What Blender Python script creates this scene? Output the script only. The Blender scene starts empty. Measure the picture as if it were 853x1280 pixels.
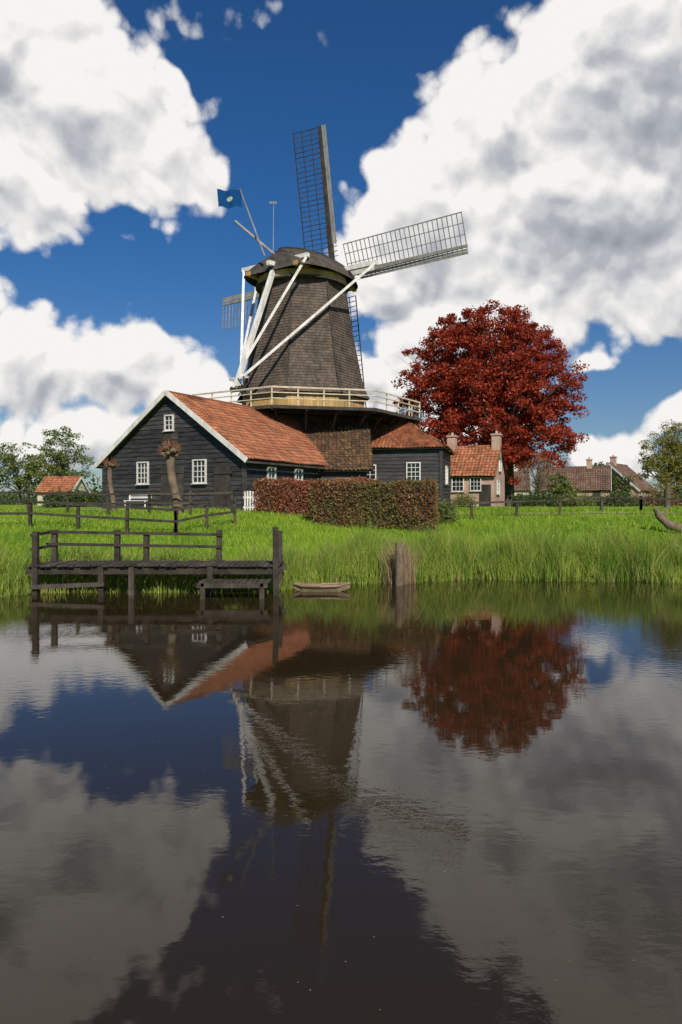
import bpy, math, random
import numpy as np
from mathutils import Vector, noise
random.seed(7); rng=np.random.default_rng(7)
V=Vector
scene=bpy.context.scene
UP=V((0,0,1))

# ------------------------------------------------------------------ helpers
def link(o,parent=None):
    scene.collection.objects.link(o)
    if parent: o.parent=parent
    return o
def empty(name,loc=(0,0,0)):
    e=bpy.data.objects.new(name,None); e.empty_display_size=.3
    return link(e)
class MB:
    def __init__(s): s.v=[];s.f=[];s.m=[];s.uv=[]
    def face(s,pts,m=0,uv=None):
        i=len(s.v); s.v+= [tuple(p) for p in pts]; s.f.append(tuple(range(i,i+len(pts)))); s.m.append(m)
        s.uv.append(uv if uv else [(0,0)]*len(pts))
    def beam(s,p,q,w,h=None,up=UP,m=0,w2=None,h2=None):
        p=V(p);q=V(q); h=w if h is None else h; w2=w if w2 is None else w2; h2=h if h2 is None else h2
        d=(q-p).normalized(); r=d.cross(up)
        if r.length<1e-4: r=d.cross(V((0,1,0)))
        r.normalize(); u=r.cross(d)
        a=[p+r*sx*w/2+u*sz*h/2 for sx,sz in((-1,-1),(1,-1),(1,1),(-1,1))]
        b=[q+r*sx*w2/2+u*sz*h2/2 for sx,sz in((-1,-1),(1,-1),(1,1),(-1,1))]
        L=(q-p).length
        i=len(s.v); s.v+=[tuple(x) for x in a+b]
        for f in ((0,3,2,1),(4,5,6,7),(0,1,5,4),(1,2,6,5),(2,3,7,6),(3,0,4,7)):
            s.f.append(tuple(i+k for k in f)); s.m.append(m); s.uv.append([(0,0),(w,0),(w,L),(0,L)])
    def box(s,c,sx,sy,sz,r=V((1,0,0)),m=0):
        c=V(c); r=V(r).normalized()
        s.beam(c-r*sx/2,c+r*sx/2,sy,sz,m=m)
    def tube(s,pts,rad,n=8,m=0,cap=True):
        pts=[V(p) for p in pts]; i0=len(s.v); K=len(pts)
        ref=V((0.3,0.9,0.2)).normalized()
        for k,p in enumerate(pts):
            d=(pts[min(k+1,K-1)]-pts[max(k-1,0)]).normalized()
            r=d.cross(ref); r.normalize(); u=r.cross(d)
            for j in range(n):
                a=2*math.pi*j/n; s.v.append(tuple(p+(r*math.cos(a)+u*math.sin(a))*rad[k]))
        for k in range(K-1):
            for j in range(n):
                s.f.append((i0+k*n+j,i0+k*n+(j+1)%n,i0+(k+1)*n+(j+1)%n,i0+(k+1)*n+j)); s.m.append(m); s.uv.append([(0,0)]*4)
        if cap:
            s.f.append(tuple(i0+(K-1)*n+j for j in range(n))); s.m.append(m); s.uv.append([(0,0)]*n)
    def obj(s,name,mats,parent=None,smooth=False):
        me=bpy.data.meshes.new(name); me.from_pydata(s.v,[],s.f)
        for mt in mats: me.materials.append(mt)
        me.polygons.foreach_set('material_index',s.m)
        ul=me.uv_layers.new(name='UVMap')
        flat=[c for u in s.uv for p in u for c in p]
        ul.data.foreach_set('uv',flat)
        if smooth: me.polygons.foreach_set('use_smooth',[True]*len(s.f))
        me.update()
        return link(bpy.data.objects.new(name,me),parent)
def np_mesh(name,verts,quads,mat,parent=None,smooth=False):
    me=bpy.data.meshes.new(name); nv=len(verts); nf=len(quads)
    me.vertices.add(nv); me.vertices.foreach_set('co',np.asarray(verts,dtype=np.float32).ravel())
    me.loops.add(nf*4); me.loops.foreach_set('vertex_index',np.asarray(quads,dtype=np.int32).ravel())
    me.polygons.add(nf); me.polygons.foreach_set('loop_start',np.arange(0,nf*4,4,dtype=np.int32))
    me.polygons.foreach_set('loop_total',np.full(nf,4,dtype=np.int32))
    if smooth: me.polygons.foreach_set('use_smooth',np.ones(nf,dtype=bool))
    me.update(calc_edges=True); me.validate()
    me.materials.append(mat)
    return link(bpy.data.objects.new(name,me),parent)

# ------------------------------------------------------------------ materials
def newmat(name):
    m=bpy.data.materials.new(name); m.use_nodes=True
    nt=m.node_tree; b=nt.nodes['Principled BSDF']; return m,nt,b
def N(nt,t,**k):
    n=nt.nodes.new(t)
    for a,b in k.items(): setattr(n,a,b)
    return n
def c4(c): return (c[0],c[1],c[2],1)
def mixcol(nt,fac,a,b,blend='MIX'):
    n=N(nt,'ShaderNodeMix',data_type='RGBA',blend_type=blend)
    for s,x in ((0,fac),(6,a),(7,b)):
        if hasattr(x,'is_output'): nt.links.new(x,n.inputs[s])
        elif s==0: n.inputs[0].default_value=x
        else: n.inputs[s].default_value=c4(x)
    return n.outputs[2]
def math_(nt,op,a,b=None,c=None,clamp=False):
    n=N(nt,'ShaderNodeMath',operation=op,use_clamp=clamp)
    for i,x in enumerate((a,b,c)):
        if x is None: continue
        if hasattr(x,'is_output'): nt.links.new(x,n.inputs[i])
        else: n.inputs[i].default_value=x
    return n.outputs[0]
def maprange(nt,x,a,b,c=0,d=1,smooth=True):
    n=N(nt,'ShaderNodeMapRange'); n.interpolation_type='SMOOTHSTEP' if smooth else 'LINEAR'
    nt.links.new(x,n.inputs[0])
    for i,v in zip((1,2,3,4),(a,b,c,d)): n.inputs[i].default_value=v
    return n.outputs[0]
def noise_(nt,vec,scale,detail=4,rough=.55,mapscale=None):
    if mapscale:
        mp=N(nt,'ShaderNodeMapping'); mp.inputs['Scale'].default_value=mapscale
        nt.links.new(vec,mp.inputs[0]); vec=mp.outputs[0]
    n=N(nt,'ShaderNodeTexNoise'); n.inputs['Scale'].default_value=scale
    n.inputs['Detail'].default_value=detail; n.inputs['Roughness'].default_value=rough
    if vec: nt.links.new(vec,n.inputs['Vector'])
    return n
def wood(name,c1,c2,rough=.7,ms=(1,1,1),scale=3,bump=.3,island=.35,spec=.3):
    m,nt,b=newmat(name); tc=N(nt,'ShaderNodeTexCoord')
    n=noise_(nt,tc.outputs['Object'],scale,5,.65,ms)
    col=mixcol(nt,maprange(nt,n.outputs[0],.3,.7),c1,c2)
    g=N(nt,'ShaderNodeNewGeometry')
    k=maprange(nt,g.outputs['Random Per Island'],0,1,1-island,1+island,False)
    mul=N(nt,'ShaderNodeVectorMath',operation='SCALE'); nt.links.new(col,mul.inputs[0]); nt.links.new(k,mul.inputs['Scale'])
    nt.links.new(mul.outputs[0],b.inputs['Base Color'])
    b.inputs['Roughness'].default_value=rough; b.inputs['Specular IOR Level'].default_value=spec
    bp=N(nt,'ShaderNodeBump'); bp.inputs['Strength'].default_value=bump; bp.inputs['Distance'].default_value=.02
    n2=noise_(nt,tc.outputs['Object'],scale*8,3,.6,ms); nt.links.new(n2.outputs[0],bp.inputs['Height'])
    nt.links.new(bp.outputs[0],b.inputs['Normal'])
    return m
def tiles(name,cols,moss=None,moss_amt=.5,uw=.24,vh=.34,rough=.8,mr=(.52,.62),stain=.75,ms=2.3):
    m,nt,b=newmat(name); tc=N(nt,'ShaderNodeTexCoord')
    sc=N(nt,'ShaderNodeVectorMath',operation='DIVIDE'); sc.inputs[1].default_value=(uw,vh,1); nt.links.new(tc.outputs['UV'],sc.inputs[0])
    fl=N(nt,'ShaderNodeVectorMath',operation='FLOOR'); nt.links.new(sc.outputs[0],fl.inputs[0])
    wn=N(nt,'ShaderNodeTexWhiteNoise',noise_dimensions='2D'); nt.links.new(fl.outputs[0],wn.inputs['Vector'])
    cr=N(nt,'ShaderNodeValToRGB'); cr.color_ramp.elements[0].color=c4(cols[0]); cr.color_ramp.elements[1].color=c4(cols[-1])
    for i,c in enumerate(cols[1:-1]):
        e=cr.color_ramp.elements.new((i+1)/(len(cols)-1)); e.color=c4(c)
    nt.links.new(wn.outputs['Value'],cr.inputs[0]); col=cr.outputs[0]
    n=noise_(nt,tc.outputs['Object'],.9,6,.7)
    col=mixcol(nt,maprange(nt,n.outputs[0],.42,.68,0,stain),col,tuple(x*.4 for x in cols[0]))
    if moss:
        n2=noise_(nt,tc.outputs['Object'],ms,7,.75)
        col=mixcol(nt,maprange(nt,n2.outputs[0],mr[0],mr[1],0,moss_amt),col,moss)
    nt.links.new(col,b.inputs['Base Color']); b.inputs['Roughness'].default_value=rough
    bp=N(nt,'ShaderNodeBump'); bp.inputs['Strength'].default_value=.4; bp.inputs['Distance'].default_value=.02
    n3=noise_(nt,tc.outputs['Object'],14,3); nt.links.new(n3.outputs[0],bp.inputs['Height']); nt.links.new(bp.outputs[0],b.inputs['Normal'])
    return m
def foliage(name,c1,c2,c3,scale=.5,trans=.35,rough=.5):
    m,nt,b=newmat(name); tc=N(nt,'ShaderNodeTexCoord'); g=N(nt,'ShaderNodeNewGeometry')
    n=noise_(nt,tc.outputs['Object'],scale,3)
    col=mixcol(nt,maprange(nt,n.outputs[0],.38,.62),c1,c2)
    col=mixcol(nt,math_(nt,'POWER',g.outputs['Random Per Island'],2.0),col,c3)
    nt.links.new(col,b.inputs['Base Color']); b.inputs['Roughness'].default_value=rough; b.inputs['Specular IOR Level'].default_value=.25
    t=N(nt,'ShaderNodeBsdfTranslucent'); nt.links.new(col,t.inputs[0])
    mx=N(nt,'ShaderNodeMixShader'); mx.inputs[0].default_value=trans
    nt.links.new(b.outputs[0],mx.inputs[1]); nt.links.new(t.outputs[0],mx.inputs[2])
    nt.links.new(mx.outputs[0],nt.nodes['Material Output'].inputs[0])
    return m
def brick(name,c1,c2,mortar):
    m,nt,b=newmat(name); tc=N(nt,'ShaderNodeTexCoord')
    br=N(nt,'ShaderNodeTexBrick'); br.inputs['Color1'].default_value=c4(c1); br.inputs['Color2'].default_value=c4(c2); br.inputs['Mortar'].default_value=c4(mortar)
    br.inputs['Scale'].default_value=1; br.inputs['Brick Width'].default_value=.22; br.inputs['Row Height'].default_value=.075; br.inputs['Mortar Size'].default_value=.01
    nt.links.new(tc.outputs['UV'],br.inputs['Vector'])
    n=noise_(nt,tc.outputs['Object'],1.2,5)
    col=mixcol(nt,maprange(nt,n.outputs[0],.35,.75,0,.5),br.outputs[0],tuple(x*.5 for x in c1))
    nt.links.new(col,b.inputs['Base Color']); b.inputs['Roughness'].default_value=.9
    return m

M_black=wood('tarred_boards',(.022,.022,.024),(.06,.056,.053),.55,(1,1,6),1.5,.4,.35)
M_white=wood('white_paint',(.74,.72,.68),(.50,.48,.44),.6,(1,1,.3),3,.2,.08)
M_creamp=wood('cream_paint',(.62,.53,.39),(.42,.34,.24),.65,(1,1,1),3,.2,.15)
M_greyw=wood('weathered_sail_wood',(.20,.185,.16),(.33,.31,.27),.8,(1,1,1),2,.2,.2)
M_darkw=wood('dark_wood',(.03,.026,.022),(.07,.06,.05),.8,(1,1,1),2,.3,.3)
M_dock=wood('weathered_dock_wood',(.03,.024,.018),(.075,.062,.048),.85,(1,1,1),3,.6,.35)
M_ochre=wood('ochre_boards',(.50,.33,.12),(.36,.23,.09),.7,(1,1,.3),3,.2,.15)
M_bark=wood('bark',(.05,.04,.03),(.12,.095,.07),.95,(1,1,.4),3,1.0,.1)
M_barkl=wood('willow_bark',(.10,.07,.045),(.22,.165,.11),.95,(1,1,.5),5,1.0,.1)
M_shingle=tiles('mill_shingles',[(.07,.052,.038),(.10,.075,.055),(.135,.10,.073)],None,uw=.16,vh=.20,rough=.85,stain=.7)
M_cap=tiles('cap_boards',[(.05,.038,.028),(.075,.057,.042),(.10,.076,.056)],None,uw=.15,vh=.3,rough=.85)
M_tile=tiles('clay_pantiles',[(.20,.06,.025),(.33,.105,.042),(.46,.18,.08),(.27,.08,.032),(.38,.15,.08)],(.16,.11,.05),.6,mr=(.49,.64),stain=.6)
M_mtile=tiles('mossy_pantiles',[(.05,.030,.018),(.095,.052,.026),(.15,.075,.033)],(.34,.215,.05),.75,mr=(.54,.62),ms=3.2,stain=.5)
M_btile=tiles('brown_tiles',[(.11,.065,.045),(.16,.09,.06),(.2,.12,.08)],None)
M_brick=brick('red_brick',(.42,.22,.15),(.5,.30,.22),(.45,.4,.35))
M_cream=wood('cream_render',(.62,.55,.42),(.5,.45,.35),.8,(1,1,1),1,.1,.05)
m,nt,b=newmat('window_glass'); b.inputs['Base Color'].default_value=(.015,.02,.025,1); b.inputs['Roughness'].default_value=.06; b.inputs['IOR'].default_value=1.5; M_glass=m
M_beech=foliage('copper_beech_leaves',(.33,.038,.020),(.15,.015,.011),(.54,.10,.038),.55,.4)
M_green=foliage('spring_leaves',(.12,.18,.04),(.17,.20,.05),(.26,.28,.08),.3,.4)
M_dgreen=foliage('dark_leaves',(.04,.08,.02),(.07,.115,.03),(.12,.16,.04),.2,.3)
M_willow=foliage('willow_leaves',(.26,.24,.04),(.17,.18,.03),(.38,.33,.08),.5,.4)
M_hedge=foliage('beech_hedge_leaves',(.30,.085,.045),(.22,.12,.05),(.42,.18,.09),.55,.3)
M_hedge2=foliage('mixed_hedge_leaves',(.22,.09,.045),(.12,.13,.035),(.33,.21,.08),.7,.3)
M_reed=foliage('reed_blades',(.13,.27,.022),(.27,.40,.04),(.50,.52,.13),1.1,.45)
M_grass=foliage('grass_blades',(.13,.26,.016),(.26,.40,.026),(.42,.50,.07),.45,.45)
M_straw=foliage('dry_straw',(.38,.29,.15),(.3,.2,.1),(.45,.36,.2),1,.2)

# ------------------------------------------------------------------ terrain
bx=[-400,-60,-12,-8.9,-8.2,-2,-1.2,0,4,8,11,60,400]; by=[40,21,18.6,18.8,19.7,20.1,20.9,21.7,23.2,22.7,22.2,23,40]
def bank(x):
    return np.interp(x,bx,by)+.12*np.sin(np.asarray(x)*1.7)+.08*np.sin(np.asarray(x)*4.3+1)
tz=[-6,-2,-.4,0,.6,2,4,7,12,18,60,3000]; hz=[-1.2,-.8,-.15,0,.25,.6,1.0,1.42,1.9,2.12,2.2,2.3]
def gz(x,y):
    x=np.asarray(x,float); y=np.asarray(y,float)
    z=np.interp(y-bank(x),tz,hz)
    z=z+np.where(y>bank(x)+1,.05*np.sin(x*.6+y*.35)+.03*np.sin(x*1.7-y*.9),0)
    near=np.interp(y,[-30,-4,.2,2.0],[1.2,1.0,-.05,-1.0])
    return np.where(y<2,np.maximum(near,z),z)
def axis(a,b,st,far,k=1.25):
    c=list(np.arange(a,b+1e-6,st)); s=st
    x=b
    while x<far: s*=k; x+=s; c.append(x)
    s=st; x=a
    while x>-far: s*=k; x-=s; c.insert(0,x)
    return np.array(c)
xs=axis(-30,30,.4,2500); ys=axis(-8,46,.3,3000)
X,Y=np.meshgrid(xs,ys); Z=gz(X,Y)
vs=np.stack([X.ravel(),Y.ravel(),Z.ravel()],1); nx=len(xs); ny=len(ys)
i=np.arange((ny-1)*(nx-1)); r=i//(nx-1); c=i%(nx-1); a=r*nx+c
q=np.stack([a,a+1,a+nx+1,a+nx],1)
m,nt,b=newmat('meadow_ground'); M_ground=m
tc=N(nt,'ShaderNodeTexCoord'); 
n1=noise_(nt,tc.outputs['Object'],.4,5); n2=noise_(nt,tc.outputs['Object'],9,5,.7)
col=mixcol(nt,maprange(nt,n1.outputs[0],.38,.62),(.10,.205,.016),(.21,.32,.025))
col=mixcol(nt,maprange(nt,n2.outputs[0],.45,.7,0,.7),col,(.06,.12,.014))
sp=N(nt,'ShaderNodeSeparateXYZ'); nt.links.new(tc.outputs['Object'],sp.inputs[0])
col=mixcol(nt,maprange(nt,sp.outputs[2],.05,.3),(.035,.025,.014),col)
nt.links.new(col,b.inputs['Base Color']); b.inputs['Roughness'].default_value=.95; b.inputs['Specular IOR Level'].default_value=.1
bp=N(nt,'ShaderNodeBump'); bp.inputs['Strength'].default_value=.8; bp.inputs['Distance'].default_value=.05
nt.links.new(n2.outputs[0],bp.inputs['Height']); nt.links.new(bp.outputs[0],b.inputs['Normal'])
np_mesh('ground',vs,q,M_ground,smooth=True)

# water
m,nt,b=newmat('canal_water')
b.inputs['Base Color'].default_value=(.024,.016,.007,1); b.inputs['Roughness'].default_value=.028; b.inputs['IOR'].default_value=1.38
tc=N(nt,'ShaderNodeTexCoord')
na=noise_(nt,tc.outputs['Object'],1.1,3,.5); nb=noise_(nt,tc.outputs['Object'],6,3,.5,(1,1.6,1)); nc=noise_(nt,tc.outputs['Object'],.25,2,.5)
h=math_(nt,'ADD',math_(nt,'MULTIPLY',na.outputs[0],.6),math_(nt,'MULTIPLY',math_(nt,'MULTIPLY',nb.outputs[0],.35),maprange(nt,nc.outputs[0],.4,.65,.2,1.7)))
bp=N(nt,'ShaderNodeBump'); bp.inputs['Strength'].default_value=1; bp.inputs['Distance'].default_value=.003
nt.links.new(h,bp.inputs['Height']); nt.links.new(bp.outputs[0],b.inputs['Normal'])
mb=MB(); mb.face([(-600,-3,0),(600,-3,0),(600,60,0),(-600,60,0)]); mb.obj('water',[m])

# ------------------------------------------------------------------ vegetation generators
def leaves(name,C,size,mat,parent=None,upbias=.4,asp=.6):
    n=len(C); nrm=rng.normal(size=(n,3)); nrm[:,2]=np.abs(nrm[:,2])+upbias
    nrm/=np.linalg.norm(nrm,axis=1)[:,None]
    u=np.cross(nrm,rng.normal(size=(n,3))); u/=np.linalg.norm(u,axis=1)[:,None]; v=np.cross(nrm,u)
    s=(size*rng.uniform(.6,1.35,n))[:,None]
    vs=np.stack([C-u*s,C-v*s*asp,C+u*s,C+v*s*asp],1).reshape(-1,3)
    return np_mesh(name,vs,np.arange(n*4).reshape(n,4),mat,parent)
def blades(name,x,y,z,h,w,lean,mat,parent=None):
    n=len(x); base=np.stack([x,y,z],1); a=rng.uniform(0,2*np.pi,n); sd=np.stack([np.cos(a),np.sin(a),0*a],1)*w[:,None]
    b=rng.uniform(0,2*np.pi,n); ld=np.stack([np.cos(b),np.sin(b),0*b],1)*(lean*h)[:,None]
    up=np.array([0,0,1.])*h[:,None]
    m1=base+up*.55+ld*.3; t=base+up+ld
    vs=np.stack([base-sd,base+sd,m1+sd*.75,m1-sd*.75,t+sd*.08,t-sd*.08],1).reshape(-1,3)
    k=np.arange(n)*6
    q=np.concatenate([np.stack([k,k+1,k+2,k+3],1),np.stack([k+3,k+2,k+4,k+5],1)])
    return np_mesh(name,vs,q,mat,parent)
def crown_pts(lobes,nclump,per,cr,bias=.33):
    w=np.array([float(l[3])**2 for l in lobes]); w=w/w.sum(); cs=[]
    for k in range(nclump):
        l=lobes[rng.choice(len(lobes),p=w)]
        d=rng.normal(size=3); d/=np.linalg.norm(d); r=rng.uniform(0.15,1)**bias
        sq=l[4] if len(l)>4 else .9
        cs.append(np.array(l[:3],dtype=float)+d*r*l[3]*np.array([1,1,sq]))
    cs=np.array(cs); pts=[]
    for c_ in cs:
        k=int(per*rng.uniform(.5,1.5)); rr=cr*rng.uniform(.6,1.3)
        p=rng.normal(size=(k,3)); p/=np.linalg.norm(p,axis=1)[:,None]
        p*= (rng.uniform(0,1,(k,1))**.5)*rr; p[:,2]*=.6
        pts.append(c_+p)
    return cs,np.concatenate(pts)
def tree(name,x,y,lobes,nclump,per,cr,leaf,mat,trunk_r,fork_z,bark,nbranch=40,crown=True,lean=(0,0),upb=.4):
    e=empty(name); z0=float(gz(x,y))-.2
    cs,pts=crown_pts(lobes,nclump,per,cr)
    mb=MB(); H=max(l[2] for l in lobes)
    top=V((float(np.mean([l[0] for l in lobes])),float(np.mean([l[1] for l in lobes])),H))
    base=V((x,y,z0)); fork=V((x+lean[0],y+lean[1],fork_z))
    P=[base,base.lerp(fork,.15),base.lerp(fork,.6),fork,fork.lerp(top,.4),fork.lerp(top,.8)]
    mb.tube(P,[trunk_r*1.5,trunk_r*1.08,trunk_r*.95,trunk_r*.9,trunk_r*.5,trunk_r*.12],10)
    for c_ in cs[rng.permutation(len(cs))[:nbranch]]:
        t=random.uniform(0,.65); s=fork.lerp(top,t*.8); c_=V(c_)
        mid=s.lerp(c_,.5)+V((random.uniform(-.4,.4),random.uniform(-.4,.4),random.uniform(-.2,.6)))*trunk_r*2
        r0=trunk_r*random.uniform(.22,.42)*(1-t*.6)
        mb.tube([s,s.lerp(mid,.5)+V((0,0,.1)),mid,mid.lerp(c_,.6),c_],[r0,r0*.8,r0*.55,r0*.3,r0*.08],6)
        for _ in range(3):
            q_=c_+V((random.uniform(-1,1),random.uniform(-1,1),random.uniform(-.3,1)))*cr*1.2
            mb.tube([mid.lerp(c_,.4),mid.lerp(q_,.7),q_],[r0*.3,r0*.18,r0*.05],4)
    mb.obj('trunk_and_limbs',[bark],e,True)
    if crown: leaves('crown',pts,leaf,mat,e,upb)
    return e

# copper beech
L=[(13.9,70,16.0,6.3),(9.9,69,14.6,4.5),(18.2,70,14.6,5.0),(15.2,70.5,18.5,3.9),(20.4,69.5,10.8,3.6),(9.0,70,11.4,3.8),
   (14.5,67.5,10.8,5.5),(11.6,71,17.6,3.8),(18.8,69,8.3,3.4),(17.8,71,17.0,3.5),(11.0,67.5,8.4,3.4),(14.5,73,13,5.8),(15,67,6.8,2.8)]
tree('copper_beech_tree',16.3,70,L,1250,92,.85,.135,M_beech,.55,6.0,M_bark,70,upb=.1)
# spring trees left
tree('birch_tree',-42,108,[(-42,108,11,3.2),(-40.5,108,8.5,3.2),(-44,108,8,2.8),(-42,107,6,3)],170,45,1.0,.17,M_green,.25,4,M_bark,40)
tree('ash_tree',-50,112,[(-50,112,9,3.6),(-54,112,8,3.5),(-47.5,112,6,3)],150,55,1.1,.18,M_green,.28,4,M_bark,30)
tree('lime_tree',-62,118,[(-62,118,9,4.5),(-60,117,6,4)],120,50,1.2,.25,M_dgreen,.3,4,M_bark,30)
# right willow, and others
tree('willow_tree',20.4,45,[(20.2,45,5.6,1.5),(21.4,45,5.2,1.5),(19.7,44.5,4.4,1.2),(21.0,45,6.5,1.1),(22.4,45,4.3,1.3)],190,85,.45,.06,M_willow,.2,3.2,M_bark,35)
tree('bare_tree',17.6,64,[(17.6,64,5.6,1.5),(18.4,64,4.6,1.2),(16.8,64,4.8,1.0)],90,5,.5,.06,M_straw,.12,3,M_barkl,80)
tree('maple_tree',36,100,[(36,100,6,2.4),(38,100,5,2.2)],80,60,.8,.18,M_dgreen,.2,3.5,M_bark,20)
tree('maple_tree.001',47,95,[(47,95,7,2.4),(49,95,5.5,2.6),(45.5,95,5,2)],110,60,.8,.18,M_willow,.2,3.5,M_bark,20)
tree('maple_tree.002',27,90,[(27,90,4.6,1.6),(28,90,4,1.5)],60,60,.6,.14,M_green,.15,3,M_bark,20)
# distant tree mass
pts=[]
for k in range(760):
    x=rng.uniform(-170,170); y=rng.uniform(150,190); hh=rng.uniform(1.6,3.8)+2.2*max(0,math.sin(x*.09)+.3*math.sin(x*.31))
    n_=60; p=rng.normal(size=(n_,3))*np.array([1.7,1.7,hh*.35]); p[:,2]=np.abs(p[:,2]+hh*.4)+2.2; p[:,0]+=x; p[:,1]+=y; pts.append(p)
leaves('distant_treeline',np.concatenate(pts),.42,M_dgreen)
def shrub(name,x,y,rx,ry,h,n,size,mat):
    e=empty(name); z0=float(gz(x,y)); 
    d=rng.normal(size=(n,3)); d/=np.linalg.norm(d,axis=1)[:,None]; d[:,2]=np.abs(d[:,2])
    rr=(rng.uniform(.25,1,n)**.4)*(1+.18*np.sin(d[:,0]*7+d[:,1]*5+x)+.1*rng.normal(size=n))
    p=d*rr[:,None]*np.array([rx,ry,h])+np.array([x,y,z0]); leaves('leaves',p,size,mat,e)
    mb=MB()
    for k in range(7):
        a=random.uniform(0,6.28); mb.tube([(x,y,z0-.1),(x+math.cos(a)*rx*.3,y+math.sin(a)*ry*.3,z0+h*.4),(x+math.cos(a)*rx*.6,y+math.sin(a)*ry*.6,z0+h*.75)],[.04,.03,.01],5)
    mb.obj('stems',[M_bark],e)
shrub('garden_shrub',16,58,1.6,1.2,1.4,2600,.07,M_dgreen)
shrub('garden_shrub.001',19.5,60,1.7,1.2,1.2,2400,.07,M_green)
shrub('garden_shrub.002',24,62,2.2,1.2,1.3,2600,.08,M_dgreen)
shrub('garden_shrub.003',29,66,2.2,1.2,1.5,2600,.08,M_hedge2)
shrub('garden_shrub.004',-19.5,52,2.2,1.2,1.2,2400,.08,M_dgreen)
shrub('garden_shrub.005',34,72,2.4,1.2,1.6,2600,.09,M_dgreen)
shrub('garden_shrub.006',4.5,31.6,.7,.8,1.0,2000,.05,M_green)
shrub('garden_shrub.007',9.2,54,1.0,.8,1.1,2000,.06,M_green)

# hedges
def hedge(name,x0,y0,x1,y1,th,top,n,mat,size=.05):
    e=empty(name); d=np.array([x1-x0,y1-y0],dtype=float); Ln=np.linalg.norm(d); d=d/Ln; p=np.array([-d[1],d[0]])
    t=rng.uniform(0,1,n)*Ln; face=rng.uniform(0,1,n); 
    s=np.where(face<.7,np.sign(rng.uniform(-1,1,n))*th/2,rng.uniform(-1,1,n)*th/2)+rng.normal(size=n)*.07
    hh=np.where(face<.7,rng.uniform(0,1,n),1.0); endm=face>.93
    t=np.where(endm,np.where(rng.uniform(0,1,n)>.5,Ln,0)+rng.normal(size=n)*.05,t); hh=np.where(endm,rng.uniform(0,1,n),hh)
    s=s*(1+.05*np.sin(t*3.3+hh*4)); 
    x=x0+d[0]*t+p[0]*s; y=y0+d[1]*t+p[1]*s; g=gz(x,y)
    tp=top+.05*np.sin(t*1.7)+.03*np.sin(t*5.3+s)
    z=g+(tp-g)*hh+rng.normal(size=n)*.05
    z=np.maximum(z,g+.02)
    leaves('leaves',np.stack([x,y,z],1),size,mat,e,.1)
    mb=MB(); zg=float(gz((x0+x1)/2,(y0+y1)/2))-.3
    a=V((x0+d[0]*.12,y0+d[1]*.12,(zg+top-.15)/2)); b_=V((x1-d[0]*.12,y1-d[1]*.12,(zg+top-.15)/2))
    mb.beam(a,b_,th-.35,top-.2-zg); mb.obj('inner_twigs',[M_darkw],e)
hedge('beech_hedge',-3.9,34,1.6,32.6,1.0,3.45,18000,M_hedge,.047)
hedge('mixed_hedge',-1.2,30.3,3.9,29.6,1.3,3.25,26000,M_hedge2,.045)
hedge('clipped_hedge',14.5,60,22,62,.9,3.0,5000,M_dgreen,.08)
hedge('clipped_hedge.001',-12,50,-22,54,.9,3.2,5000,M_dgreen,.08)

# reeds + grass
def reed_zone(x0,x1,n):
    x=rng.uniform(x0,x1,n); off=-.4+rng.beta(1.4,2.2,n)*3.0
    off=off-.3*np.abs(np.sin(x*1.3+.7))*(rng.uniform(0,1,n)>.6)
    y=bank(x)+off; z=np.maximum(gz(x,y),-.25)
    h=rng.uniform(.45,1.0,n)*np.interp(x,[-12,-7,-2,1,12],[1.1,.75,.7,1.25,1.2])*np.interp(off,[-.4,0,1.2,2.6],[.7,1.1,1,.45])
    h*=1+.2*np.sin(x*2.3)+.16*np.sin(x*5.1+y)+.12*np.sin(x*11.3)
    und=(x>-8.5)&(x<-1.45)&(y<20.4)
    h=np.where(und,np.minimum(h,np.maximum(.05,.68-z)),h)
    return x,y,z,h
x,y,z,h=reed_zone(-17,17,42000)
blades('reeds',x,y,z,h,rng.uniform(.006,.014,len(x)),rng.uniform(.05,.6,len(x)),M_reed)
x,y,z,h=reed_zone(-45,45,9000); k=np.abs(x)>16.5; x,y,z,h=x[k],y[k],z[k],h[k]
blades('reeds.001',x,y,z,h,rng.uniform(.01,.02,len(x)),rng.uniform(.05,.4,len(x)),M_reed)
x,y,z,h=reed_zone(-17,17,5500); blades('dry_reed_stalks',x,y,z,h*.85,rng.uniform(.004,.009,len(x)),rng.uniform(.05,.7,len(x)),M_straw)
n=70000; t=rng.uniform(0,1,n)**1.6*17+1.2; x=rng.uniform(-1,1,n)*(13+t*.45); y=bank(x)+t; z=gz(x,y)
k=~((x>-8.6)&(x<-1.4)&(y<20.4)); x,y,z,t=x[k],y[k],z[k],t[k]; n=len(x)
blades('meadow_grass',x,y,z,rng.uniform(.06,.2,n)*np.interp(t,[0,3,18],[1.5,1.1,.8]),rng.uniform(.006,.014,n)*(1+t*.05),rng.uniform(.1,.8,n),M_grass)

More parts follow.
